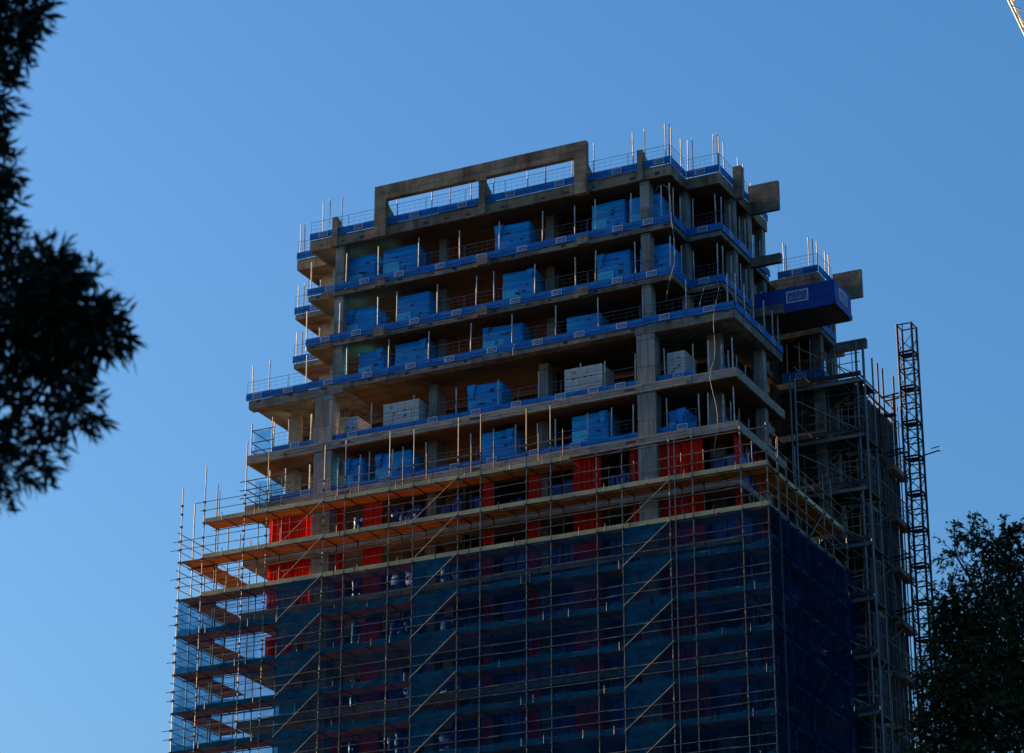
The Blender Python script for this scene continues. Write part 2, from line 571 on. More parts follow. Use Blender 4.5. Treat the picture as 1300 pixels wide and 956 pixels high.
# red membrane panels and dark window bays between the columns of the enclosed storeys
RED = [(-27.1, -24.5), (-23.0, -22.5), (-21.35, -20.25), (-14.35, -13.7), (-11.74, -11.02), (-9.2, -7.66), (-6.0, -5.46), (-4.38, -2.1)]
SEAL = [(-22.4, -21.45), (-20.15, -18.2), (-17.2, -14.45), (-13.6, -11.84), (-10.9, -9.3), (-7.56, -6.1), (-2.0, -.2)]
enclosed = levels[2:7]
for zb, zt in enclosed:
    for a, b in RED:
        n = max(1, round((b - a) / .75))
        w = (b - a) / n
        for k in range(n):
            mb = MB()
            cols = 9
            if a < -26 and zb < 47 and random.random() < .35:
                continue
            top = zt - .03 - (random.choice((0, 0, .5, 1.0)) if zb < 46 else 0)
            xs = np.linspace(a + k * w, a + (k + 1) * w, cols + 1)
            ys = .40 + np.where(np.arange(cols + 1) % 2, .045, -.03) * rng.uniform(.3, 1.4, cols + 1)
            sl = rng.uniform(-.03, .03)
            for c in range(cols):
                mb.face([(xs[c], ys[c], zb + .01), (xs[c + 1], ys[c + 1], zb + .01), (xs[c + 1], ys[c + 1] + sl, top), (xs[c], ys[c] + sl, top)])
            part('red_panel', mb, 'red', tower)
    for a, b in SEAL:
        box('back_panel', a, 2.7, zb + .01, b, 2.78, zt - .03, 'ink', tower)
    for k in range(3):
        mb = MB()
        ys = np.linspace(.5 + k * 1.6, .5 + k * 1.6 + 1.2, 4)
        xs = -.45 + rng.uniform(-.03, .03, 4)
        for c in range(3):
            mb.face([(xs[c], ys[c], zb + .01), (xs[c + 1], ys[c + 1], zb + .01), (xs[c + 1], ys[c + 1], zt - .03), (xs[c], ys[c], zt - .03)])
        part('red_panel' if k != 1 else 'dark_panel', mb, 'red' if k != 1 else 'dark_wrap', tower)

# ------------------------------------------------------------------ the lower wing behind
WING_TOP = [(-6, 9.9), (1.0, 9.9), (1.0, 13.6), (-6, 13.6)]
WING = [(-6, 9.9), (1.0, 9.9), (1.0, 13.4), (2.0, 13.4), (2.0, 18.0), (-6, 18.0)]
wing_levels = [(64.84, 65.46), (61.90, 62.2), (59.0, 59.35)] + [(zb, zb + .35) for zb in [56.0, 53.05] + low_floors]
wing = thing('concrete_wing', (-2, 14, 0), 'lower rear wing of the concrete tower with a boarded side', 'building')
for zb, zt in wing_levels:
    part('floor_slab', MB().prism(WING_TOP if zb > 60 else WING, zb, zt), 'concrete', wing)
for (zb, zt), (z2, _) in zip(wing_levels[1:], wing_levels[:-1]):
    for x, y in ((.42, 10.0), (-2.4, 10.0), (.45, 12.0)):
        box('column', x, y, zt + .003, x + .5, y + .5, z2 - .004, 'concrete', wing)
    box('core_or_shade_wall', -5.5, 11.5, zt + .003, -.6, 11.7, z2 - .004, 'core', wing)
    box('core_or_shade_wall', -1.6, 8.81, zt + .003, -1.42, 9.88, z2 - .004, 'core', wing)  # added wall, shuts the gap where sun slipped between tower and wing
    box('core_or_shade_wall', -2.7, 9.92, zt + .003, -2.5, 11.49, z2 - .004, 'core', wing)  # added wall, keeps sun off the landing tower tubes
    box('core_or_shade_wall', -.8, 11.71, zt + .003, -.6, 13.5 if zt > 59 else 17.5, z2 - .004, 'core', wing)
    box('core_or_shade_wall', -2.4, 10.52, zt + .003, .4, 10.62, z2 - .004, 'core', wing)
part('end_panel', MB().box(1.003, 12.2, 64.62, 2.64, 12.42, 66.24), 'frame', wing)
box('edge_stub', 1.003, 12.2, 61.64, 2.7, 12.5, 62.16, 'concrete', wing)
box('edge_stub', 1.003, 12.2, 58.74, 2.0, 12.5, 59.2, 'concrete', wing)
# boarded side: upright boards storey by storey, with dark bands at the slabs
row_tops = [59.35 + .02] + [zt - .35 + .02 for zb, zt in wing_levels[3:]]
for i, (za, zb_) in enumerate(zip(row_tops[:-1], row_tops[1:])):
    if za < 34:
        break
    z0, z1 = zb_ + .42, za - .04
    if i == 0:
        z1 = 59.3
    y = 12.85
    while y < 18.0:
        w = random.uniform(.26, .34)
        if not (15.25 < y < 15.5) and random.random() < .86:
            dz = random.uniform(-.05, .05)
            mb = MB()
            lean = random.uniform(-.03, .03)
            xo = random.uniform(0, .03)
            mb.prism_x([(y, z0), (y + lean, z1 + dz), (y + w - .03 + lean, z1 + dz), (y + w - .03, z0)], 2.03 + xo, 2.07 + xo)
            part('cladding_board', mb, 'board', wing)
        y += w
    box('rail', 2.02, 12.8, z0 - .1, 2.12, 18.0, z0 - .02, 'timber' if i % 2 else 'steel', wing)
    box('batten', 2.072, 15.3, z0, 2.16, 15.42, z1, 'steel', wing)
    # rakers and straps that lean over the boards
    for k in range(11):
        yy = random.uniform(12.9, 17.6)
        tube('strap', (2.12, yy, z0), (2.12, yy + random.choice((-.3, -.1, -.05, .05, .1, .3)), z1), random.uniform(.012, .024), 'pale_steel' if k % 2 else 'tube', wing)
# balconies at the far end of the wing
for zb in (56.0, 53.05, 50.15, 47.2, 44.25):
    box('balcony_slab', 2.17, 16.2, zb, 2.62, 18.5, zb + .3, 'concrete', wing)
    mb = MB()
    for k in range(8):
        mb.tube((2.57, 16.3 + k * .31, zb + .3), (2.57, 16.3 + k * .31, zb + 1.5), .014, 4)
    for h in (.6, 1.0, 1.5):
        mb.tube((2.57, 16.25, zb + h), (2.57, 18.5, zb + h), .018, 4)
        mb.tube((2.2, 18.45, zb + h), (2.57, 18.45, zb + h), .018, 4)
    part('balustrade', mb, 'mesh', wing)
box('end_wall', -2, 18.003, 30, 2.0, 18.25, 59.3, 'core', wing)

# ------------------------------------------------------------------ edge protection
def guard(label, y, xs, za, floor_z, signs, x0, x1, post_h, axis='x', fixed=0.0, rail=True, band=0.40, brk=None, drop=0.0):
    """posts, a wire mesh fence and a row of blue toe boards along one slab edge"""
    base = ((x0 + x1) / 2, fixed, floor_z) if axis == 'x' else (fixed, (x0 + x1) / 2, floor_z)
    t = thing('guard_rail', base, label, 'guard rail', 'edge guard rails of the tower')

    def P(u, off, zz):
        return (u, fixed + off, zz) if axis == 'x' else (fixed - off, u, zz)
    for u in xs:
        h = post_h * random.uniform(.95, 1.04)
        tilt = random.uniform(-.02, .02) * h
        tube('post', P(u, .10, floor_z - .25), P(u + tilt, .10, floor_z + h), .034, 'white_post', t)
    if rail:
        n = max(1, round((x1 - x0) / 2.5))
        for k in range(n):
            a, b = x0 + (x1 - x0) * k / n, x0 + (x1 - x0) * (k + 1) / n
            mb = MB()
            for h, r in ((1.12, .012), (.90, .006), (.68, .006), (.46, .006)):
                mb.tube(P(a + .02, .03, floor_z + h), P(b - .02, .03, floor_z + h), r, 4)
            for q in range(8):
                u = a + .03 + (b - a - .06) * q / 7
                mb.tube(P(u, .03, floor_z + .05), P(u, .03, floor_z + 1.12), .010 if q in (0, 7) else .0035, 4)
            part('mesh_panel', mb, 'mesh', t)
    cuts = [x0] + ([(a + b) / 2 for a, b in zip(signs, signs[1:])] if brk is None else brk) + [x1]
    for i, (a, b) in enumerate(zip(cuts[:-1], cuts[1:])):
        jog = random.uniform(-.03, .03)
        zz = floor_z - drop + jog
        off = -.03 + random.uniform(-.008, .008)
        mb = MB()
        if axis == 'x':
            mb.box(a + .01, fixed + off - .04, zz, b - .01, fixed + off, zz + band)
            mb.box(a + .012, fixed + off - .058, zz + band * .5 - .02, b - .012, fixed + off - .041, zz + band * .5)
        else:
            mb.box(fixed - off, a + .01, zz, fixed - off + .04, b - .01, zz + band)
        tb = part('toe_board', mb, 'toe', t)
        if i < len(signs):
            s = signs[i]
            if axis == 'x':
                sign(SIGN, (s, fixed + off - .063, zz + .05), 0, tb)
            else:
                sign(SIGN, (fixed - off + .045, s, zz + .05), math.pi / 2, tb)
    return t


guard('blue boarded guard rail on the front roof edge behind the portal frame', 0, [-24.13, -23.74, -23.0, -19.5, -17.39, -16.24, -14.97, -13.65, -11.6, -10.55, -8.96, -7.72, -5.44, -4.77, -3.57, -3.4],
      0, 68.47, [-24.02, -21.82, -18.37, -15.44, -12.56, -9.65, -6.33, -3.9], -24.9, -3.3, 2.35)
guard('short guard rail on the roof edge at the far step of the notched end', 0, [-26.7, -26.4, -25.2], 0, 68.47, [], -26.8, -24.95, 2.2, fixed=1.85)
guard('short guard rail across the roof recess beside the bay corner', 0, [-3.2, -2.9, -1.75, -1.5], 0, 68.47, [-2.45], -3.25, -1.4, 2.3, fixed=2.05)
guard('guard rail on the roof edge turning into the recess', 0, [.4, 1.7], 0, 68.47, [], .05, 1.95, 2.3, 'y', -3.3)
guard('guard rail on the roof side edge up to the end panel', 0, [2.3, 3.0, 5.0, 5.8], 0, 68.47, [], 2.1, 6.05, 2.2, 'y', -1.4)
guard('guard rail on the roof side edge behind the end panel', 0, [6.9, 8.4], 0, 68.47, [], 6.4, 8.8, 1.5, 'y', -1.4)
guard('blue boarded guard rail along the front of the top storey', 0, [-24.81, -22.62, -20.61, -18.15, -15.64, -13.29, -10.75, -8.85, -7.64, -5.61, -3.91, -3.4],
      0, 65.12, [-23.5, -21.36, -19.21, -16.72, -14.24, -11.84, -9.56, -6.31, -4.59], -24.95, -3.3, 2.2)
guard('blue boarded guard rail along the front of the second storey from the top', 0, [-24.98, -22.95, -20.58, -19.42, -16.97, -14.66, -13.58, -11.2, -8.82, -7.71, -5.41, -3.48],
      0, 62.18, [-23.73, -21.78, -18.25, -15.72, -12.25, -9.83, -6.38, -4.45], -24.95, -3.3, 2.2)
guard('long blue boarded guard rail on the front edge above the two pale slab lips', 0, [-28.3, -27.28, -24.91, -22.41, -19.88, -17.48, -14.97, -12.53, -10.0, -7.55, -5.08, -2.67, -0.38],
      0, 59.60, [-27.88, -25.95, -23.45, -21.04, -18.42, -16.11, -13.61, -10.95, -8.56, -6.18, -3.78, -1.35], -28.6, 0, 2.15)
for zf, nm in ((65.12, 'top storey'), (62.18, 'second storey from the top')):
    guard('short guard rail at the notched end of the ' + nm, 0, [-26.7, -26.35, -25.3], 0, zf, [-25.5], -26.85, -25.05, 1.9, fixed=1.85, brk=[-26.0] if False else None)
    guard('guard rail across the recess of the %s beside the bay corner' % nm, 0, [-3.0, -1.7], 0, zf, [-2.4], -3.25, -1.35, 2.2, fixed=2.05)
    guard('guard rail turning into the recess on the ' + nm, 0, [.5, 1.4], 0, zf, [], .05, 1.95, 2.1, 'y', -3.3)
    guard('guard rail along the side edge of the ' + nm, 0, [2.4, 3.6, 4.9, 5.7], 0, zf, [3.3, 5.0], 2.1, 6.05, 2.1, 'y', -1.4)
    guard('guard rail at the side of the %s beyond the stub beam' % nm, 0, [6.9, 7.8, 8.5], 0, zf, [], 6.45, 8.8, 1.8, 'y', -1.4)
guard('blue boarded guard rail on the side edge of the third open storey', 0, [.5, 1.7, 2.9, 4.4, 5.6, 6.4], 0, 59.60, [1.6, 3.4, 5.2], .05, 6.6, 2.1, 'y', 0)
guard('guard rail set behind the pale slab lip of the fourth open storey', 0, [-26.98, -26.04, -24.69, -22.97, -20.98, -18.42, -15.9, -13.43, -11.11, -8.68, -7.32, -5.65, -3.99, -2.44, -1.6, -0.3],
      0, 56.40, [-25.54, -22.01, -17.19, -14.66, -12.31, -9.78, -7.91, -6.41, -3.2], -27.0, -2.4, 1.85, fixed=.22, band=.34)
guard('guard rail set behind the pale slab lip of the fifth open storey', 0, [-27.12, -26.14, -24.65, -22.9, -21.61, -21.04, -19.67, -18.99, -17.66, -15.0, -13.69, -12.42, -11.14, -10.17, -8.36, -7.01, -5.81, -3.92, -2.18, -1.72, -0.3],
      0, 53.55, [-24.81, -21.89, -20.0, -15.86, -13.71, -11.27, -8.96, -3.04], -27.0, -2.3, 1.95, fixed=.22, band=.34)
guard('plain guard rail on the side edge of the fourth open storey', 0, [.6, 1.5, 2.6, 3.8, 5.0, 6.0], 0, 56.40, [5.8], .3, 6.6, 1.7, 'y', -.9, brk=None)
guard('plain guard rail on the side edge of the fifth open storey', 0, [.6, 1.6, 2.7, 4.0, 5.2, 6.2], 0, 53.55, [], .3, 6.6, 1.7, 'y', -.9)
guard('guard rail on the front edge of the wing roof above the blue platform', 0, [-.95, -.8, .5, .75], 0, 65.46, [-.15], -1.3, 1.0, 2.1, fixed=9.9)
guard('guard rail on the side edge of the wing roof beside its end panel', 0, [10.2, 11.4, 12.0], 0, 65.46, [], 9.95, 12.15, 1.9, 'y', 1.0)
guard('guard rail on the wing floor just under the blue platform', 0, [10.6, 11.8], 0, 62.2, [], 9.95, 12.15, 1.8, 'y', 1.0)
guard('guard rail on the wing floor above the steel landing', 0, [-1.0, -.3, .3], 0, 59.35, [-.2], -1.3, 1.0, 2.3, fixed=9.9, band=.5)
guard('guard rail on the wing side above the landing', 0, [10.8, 11.8], 0, 59.35, [], 9.95, 12.15, 1.7, 'y', 1.0)

# ------------------------------------------------------------------ pallets of blocks on the floors
ORD = ['first', 'second', 'third', 'fourth', 'fifth', 'sixth']
STOREY = {'L1': 'top storey', 'L2': 'second storey from the top', 'D': 'third storey from the top', 'E': 'fourth storey from the top', 'F': 'fifth storey from the top'}


def rounded_box(mb, x0, y0, z0, x1, y1, z1, r, wob=.02, mi=0):
    """upright stack with rounded corners, softly uneven sides and a domed top"""
    ring = []
    for cx, cy, a0 in ((x1 - r, y1 - r, 0), (x0 + r, y1 - r, 90), (x0 + r, y0 + r, 180), (x1 - r, y0 + r, 270)):
        for k in range(3):
            a = math.radians(a0 + k * 45)
            ring.append((cx + r * math.cos(a), cy + r * math.sin(a), math.cos(a), math.sin(a)))
    n = len(ring)
    zs = np.linspace(z0, z1, 9)
    i = len(mb.v)
    for k, zz in enumerate(zs):
        for x, y, nx, ny in ring:
            w = random.uniform(-wob, wob)
            mb.v.append((x + nx * w, y + ny * w, zz))
    for k in range(len(zs) - 1):
        for q in range(n):
            mb.f.append((i + k * n + q, i + k * n + (q + 1) % n, i + (k + 1) * n + (q + 1) % n, i + (k + 1) * n + q))
            mb.mi.append(mi)
    c = len(mb.v)
    mb.v.append(((x0 + x1) / 2, (y0 + y1) / 2, z1 + .05))
    for q in range(n):
        mb.f.append((i + (len(zs) - 1) * n + q, i + (len(zs) - 1) * n + (q + 1) % n, c))
        mb.mi.append(mi)


def pallet(x0, x1, zf, zt, y, depth, kind, label, group):
    t = thing('block_pallet', ((x0 + x1) / 2, y + depth / 2, zf), label, 'pallet', group)
    for k in range(3):
        yy = y + .1 + k * (depth - .3) / 2
        box('pallet_bearer', x0 + .03, yy, zf + .003, x1 - .03, yy + .12, zf + .10, 'timber', t)
    mb = MB()
    if kind == 'blue':
        rounded_box(mb, x0, y, zf + .104, x1, y + depth, zt, .10)
        part('stretch_wrap', mb, 'wrap', t, smooth=True)
        w = (x1 - x0)
        h = zt - zf
        if random.random() < .75:
            mb = MB()
            a, b = x0 + .05, x0 + w * random.uniform(.42, .56)
            mb.box(a, y - .035, zf + .14, b, y - .022, zf + h * random.uniform(.5, .62))
            part('wrap_sheet', mb, 'wrap_pale', t)
        mb = MB()
        for k in range(random.randint(3, 5)):
            xx = x0 + w * random.uniform(.3, .75)
            zz = zf + h * random.uniform(.3, .8)
            mb.box(xx, y - .045, zz, xx + random.uniform(.1, .25), y - .036, zz + .07)
        part('print_mark', mb, 'ink', t)['kind'] = 'stuff'
        if random.random() < .6:               # a loose end of wrap hanging off one corner
            mb = MB()
            u = x0 if random.random() < .5 else x1 - .5
            drop = random.uniform(.35, .9)
            n = 6
            for q in range(n + 1):
                v = q / n
                zz = zt + .03 - drop * v
                off = .04 + .07 * math.sin(3.1 * v) + random.uniform(-.012, .012)
                mb.v += [(u + .12 * v + random.uniform(-.02, .02), y - off, zz), (u + .5 - .16 * v + random.uniform(-.03, .03), y - off - .03, zz)]
                if q:
                    i = 2 * q
                    mb.f.append((i - 2, i - 1, i + 1, i))
                    mb.mi.append(0)
            part('loose_wrap', mb, 'wrap', t, smooth=True)
        t.rotation_euler.z = random.uniform(-.05, .05)
    else:
        rows = 9
        hz = (zt - zf - .11) / rows
        mb = MB()
        n = max(3, round((x1 - x0) / .45))
        for r in range(rows):
            for c in range(n):
                a = x0 + (x1 - x0) * c / n
                b = x0 + (x1 - x0) * (c + 1) / n
                e = random.uniform(0, .02)
                for q in range(3):
                    d0, d1 = y + depth * q / 3, y + depth * (q + 1) / 3
                    if 0 < c < n - 1 and q == 1 and r < rows - 1:
                        continue
                    mb.box(a + .008, d0 + e, zf + .11 + r * hz + .008, b - .008, d1 - .008 + e, zf + .11 + (r + 1) * hz - .008)
        part('block_stack', mb, 'white_block', t)['kind'] = 'stuff'
        mb = MB().box(x0 + .03, y + .05, zf + .105, x1 - .03, y + depth - .05, zt - .02)
        part('stack_core', mb, 'joint', t)
        mb = MB()
        for k in range(5):
            xx = x0 + (x1 - x0) * random.uniform(.1, .8)
            zz = zf + (zt - zf) * random.uniform(.2, .9)
            mb.box(xx, y - .02, zz, xx + .16, y - .012, zz + .05)
        part('print_mark', mb, 'ink', t)['kind'] = 'stuff'
    return t


PAL = {
    'L1': [(-23.14, -21.35, 67.45), (-20.94, -18.76, 67.52), (-14.14, -12.1, 67.5), (-8.43, -6.47, 67.56), (-6.29, -4.53, 67.5)],
    'L2': [(-23.1, -21.28, 64.30), (-20.08, -18.0, 64.55), (-13.69, -11.75, 64.62), (-8.15, -6.23, 64.6), (-5.71, -3.98, 64.5)],
    'D': [(-22.33, -20.7, 61.70), (-20.1, -18.05, 61.78), (-14.85, -12.52, 61.68), (-9.95, -8.05, 61.38)],
    'E': [(-23.1, -22.3, 58.1), (-20.73, -18.58, 58.45), (-15.71, -13.72, 58.55), (-10.07, -7.91, 58.5), (-4.3, -3.3, 58.37)],
    'F': [(-23.1, -21.9, 55.65), (-21.16, -18.95, 55.62), (-14.88, -12.94, 55.75), (-9.68, -7.6, 55.80), (-4.3, -3.3, 55.18)],
}
WHITE = {('E', 0), ('E', 1), ('E', 3), ('E', 4)}
for n, lst in PAL.items():
    for i, (a, b, zt) in enumerate(lst):
        k = 'white' if (n, i) in WHITE else 'blue'
        desc = 'pale concrete block stack' if k == 'white' else 'blue wrapped pallet'
        lab = '%s, %s from the notched end, %s' % (desc, ORD[i], STOREY[n])
        pallet(a + .28, b + .28, TOP[n], zt - .24, .65, 1.5, k, lab, 'block pallets waiting on the open floors')

# bundles under dark plastic behind the scaffold
for fi, (zb, zt) in enumerate(enclosed):
    for i, (a, b) in enumerate(SEAL):
        h = random.uniform(1.2, 1.9)
        t = thing('wrapped_bundle', ((a + b) / 2, 1.5, zb),
                  'dark blue bundle, %s bay from the notched end, %s storey below the pale lips' % ((ORD + ['seventh'])[i], ORD[fi]),
                  'bundle', 'dark wrapped bundles behind the scaffold')
        mb = MB()
        k = random.randint(2, 4)
        for q in range(k):
            x0 = a + .1 + (b - a - .2) * q / k
            x1 = a + .1 + (b - a - .2) * (q + 1) / k - .04
            rounded_box(mb, x0, 1.0, zb + .01, x1, 1.9, zb + h * random.uniform(.85, 1.1), .08, .035)
        part('plastic_wrap', mb, 'dark_wrap', t, smooth=True)
        tube('strap', (a + .08, .955, zb + h * .5), (b - .08, .955, zb + h * .5), .02, 'ink', t)

# ------------------------------------------------------------------ scaffolding
LIFTS = [52.4, 50.4, 48.3, 46.25, 44.2, 42.12, 40.05, 37.98, 35.9, 33.85]
XS = [-31.4, -30.0, -27.5, -26.12, -22.69, -21.4, -18.8, -17.4, -14.8, -13.5, -10.95, -9.57, -7.04, -5.66, -3.1, -1.9, 0.67, 2.02]
TOPS = [54.55, 55.58, 56.6, 55.7, 55.55, 55.6, 55.64, 55.53, 55.73, 55.68, 55.54, 55.46, 52.56, 52.57, 52.6, 52.55, 52.57, 52.54]
scaf = thing('scaffold', (-14, -1.0, 0), 'tube scaffold with plank decks wrapped round the lower storeys of the tower', 'scaffold')
YO, YI = -1.5, -.28
for x, t in zip(XS, TOPS):
    lean = random.uniform(-.03, .03)
    tube('standard', (x, YO, 0), (x + lean, YO, t), .030, 'tube', scaf)
    if x > -31:
        tube('standard', (x + .12, YI, 0), (x + .12, YI, min(t, 54.6 if x < -9 else 52.2)), .030, 'dark_tube', scaf)
tube('standard', (-2.83, YO, 0), (-2.83, YO, 52.58), .032, 'tube', scaf)
for y, t in ((-.15, 54.1), (1.1, 53.2), (2.3, 53.6), (3.4, 53.0)):
    tube('standard', (-31.5, y, 0), (-31.5, y, t if y < 0 else t - 1.5), .034, 'dark_tube' if y > 1 else 'tube', scaf)
    tube('standard', (-30.1, y, 0), (-30.1, y, (54.99 if y < 0 else 52.9)), .034, 'dark_tube', scaf)
RY = [-.1, 1.12, 2.45, 3.78, 6.32, 7.5, 9.6]
for y in RY:
    tube('standard', (2.0, y, 0), (2.0, y, 52.0 + random.uniform(-.6, .8)), .032, 'tube', scaf)
    tube('standard', (.55, y, 0), (.55, y, 51.6), .03, 'dark_tube', scaf)


def runs(a, b, step=6.3):
    xs = list(np.arange(a, b, step))
    if b - xs[-1] < 1.0 and len(xs) > 1:
        xs.pop()
    return list(zip(xs, xs[1:] + [b]))


for li, zl in enumerate(LIFTS):
    top = li == 0
    xa = -30.05 if top else -31.55
    xb = -8.6 if top else 2.05
    rails = ((1.0, .021), (.52, .021))
    for a, b in runs(xa, xb):
        for h, r in rails:
            tube('guard_tube', (a - random.uniform(.05, .5), YO - .055, zl + .12 + h), (b + random.uniform(.05, .5) * (b < 1.5), YO - .055, zl + .12 + h + random.uniform(-.04, .04)), r, 'tube', scaf)
        tube('ledger', (a - .1, YO + .17, zl - .07), (b + .1, YO + .17, zl - .07), .027, 'tube', scaf)
        tube('ledger', (a - .1, YI, zl - .07), (b + .1, YI, zl - .07), .027, 'dark_tube', scaf)
    if top:
        for a, b in runs(-8.6, 2.05):
            tube('guard_tube', (a, YO - .055, 50.4 + 1.9), (b, YO - .055, 50.4 + 1.9), .026, 'tube', scaf)
    # deck panels, transoms and toe boards bay by bay
    xs = [x for x in XS if xa - .2 <= x <= xb + .2]
    if top:
        xs.append(-8.6)
    for a, b in zip(xs, xs[1:]):
        box('deck_panel', a + .01, YO + .14, zl, b - .01, YI + .04, zl + .05, 'deck', scaf)
        if a > -30.3:
            zz = zl + .012 + random.uniform(-.015, .015)
            box('toe_board', a - .02, YO + .10, zz, b + .01, YO + .132, zz + .235, 'scaffold_toe', scaf)
            if random.random() < .8:
                xx = random.uniform(a + .2, b - .2)
                tube('clip', (xx, YO - .06, zl - .05), (xx, YO - .06, zl + .36), .026, 'ink', scaf)
        for xx in ([a, (a + b) / 2] if b - a > 1.9 else [a]):
            tube('transom', (xx + .06, YO - .12, zl - .032), (xx + .06, YI + .2, zl - .032), .027, 'dark_tube', scaf)
    # side along the tower's flank
    if not top:
        for h, r in rails:
            tube('guard_tube', (2.06, -1.6, zl + .12 + h), (2.06, 4.2, zl + .12 + h), r, 'tube', scaf)
            tube('guard_tube', (2.06, 4.1, zl + .12 + h), (2.06, 9.7, zl + .12 + h), r, 'tube', scaf)
        tube('ledger', (1.83, -1.6, zl - .07), (1.83, 9.7, zl - .07), .027, 'tube', scaf)
        ys = [-.22, 2.4, 4.9, 7.3, 9.6]
        for a, b in zip(ys, ys[1:]):
            box('deck_panel', .6, a + .01, zl, 1.86, b - .01, zl + .05, 'deck', scaf)
            box('toe_board', 1.87, a, zl + .012, 1.90, b - .01, zl + .22, 'scaffold_toe', scaf)
            tube('transom', (.5, a + .1, zl - .032), (2.1, a + .1, zl - .032), .027, 'dark_tube', scaf)
        tube('brace', (2.08, 4.0, zl - 2.0), (2.08, 6.2, zl), .026, 'tube', scaf)
    # return at the notched end
    if not top:
        for a, b in ((-.26, 1.6), (1.62, 3.4)):
            box('deck_panel', -31.5, a, zl, -30.2, b, zl + .05, 'deck', scaf)
        for h, r in rails + ((1.5, .024),):
            tube('guard_tube', (-31.56, -1.6, zl + .1 + h), (-31.56, 3.5, zl + .1 + h), r, 'dark_tube', scaf)
            tube('guard_tube', (-31.6, 3.42, zl + .1 + h), (-28.3, 3.42, zl + .1 + h), r, 'dark_tube', scaf)
        for y in (-.3, .8, 2.0, 3.3):
            tube('transom', (-31.65, y, zl - .032), (-30.0, y, zl - .032), .027, 'dark_tube', scaf)
        tube('ledger', (-31.5, -1.6, zl - .07), (-31.5, 3.5, zl - .07), .027, 'tube', scaf)
    # diagonal braces on the face
    if li < len(LIFTS) - 1:
        zn = LIFTS[li + 1]
        for xb0, xb1 in ((-25.25, -22.69), (-17.4, -14.8), (-5.66, -3.0)):
            if top and xb0 > -9:
                continue
            tube('brace', (xb0, YO - .1, zn + .02), (xb1, YO - .1, zl + .02), .021, 'tube', scaf)
# extra head rails on the upper, part-struck lift at the notched end
for zz in (54.35, 53.85, 53.4):
    tube('guard_tube', (-27.9, YO + .1, zz), (-24.8, YO + .1, zz + .02), .03, 'dark_tube', scaf)
    tube('guard_tube', (-27.5, YO + .1, zz), (-27.5, 1.2, zz), .03, 'dark_tube', scaf)
for zz in (57.9, 57.2, 56.7):
    tube('guard_tube', (-28.3, .2, zz), (-26.9, .2, zz), .03, 'dark_tube', scaf)
    tube('guard_tube', (-28.3, .2, zz), (-28.3, 2.0, zz), .03, 'dark_tube', scaf)
tube('standard', (-28.3, .2, 56.42), (-28.3, .2, 58.3), .034, 'tube', scaf)
tube('standard', (-27.0, .2, 56.42), (-27.0, .2, 58.5), .034, 'tube', scaf)

mb = MB()
for zl in LIFTS:
    for x, tz in zip(XS, TOPS):
        for h in (-.07, .64, 1.12):
            if zl + h < tz - .1 and zl > 37:
                mb.box(x - .05, YO - .10, zl + h - .05, x + .05, YO + .03, zl + h + .05)
    for y in RY:
        for h in (-.07, .64, 1.12):
            if 37 < zl < 51:
                mb.box(1.97, y - .05, zl + h - .05, 2.10, y + .05, zl + h + .05)
part('coupler', mb, 'dark_tube', scaf)['kind'] = 'stuff'

# ------------------------------------------------------------------ debris netting
def net_sheet(parent, pts_fn, nu, nv, material, name='net_sheet'):
    mb = MB()
    for j in range(nv + 1):
        for i in range(nu + 1):
            mb.v.append(pts_fn(i / nu, j / nv))
    for j in range(nv):
        for i in range(nu):
            k = j * (nu + 1) + i
            mb.f.append((k, k + 1, k + nu + 2, k + nu + 1))
            mb.mi.append(0)
    return part(name, mb, material, parent, smooth=True)


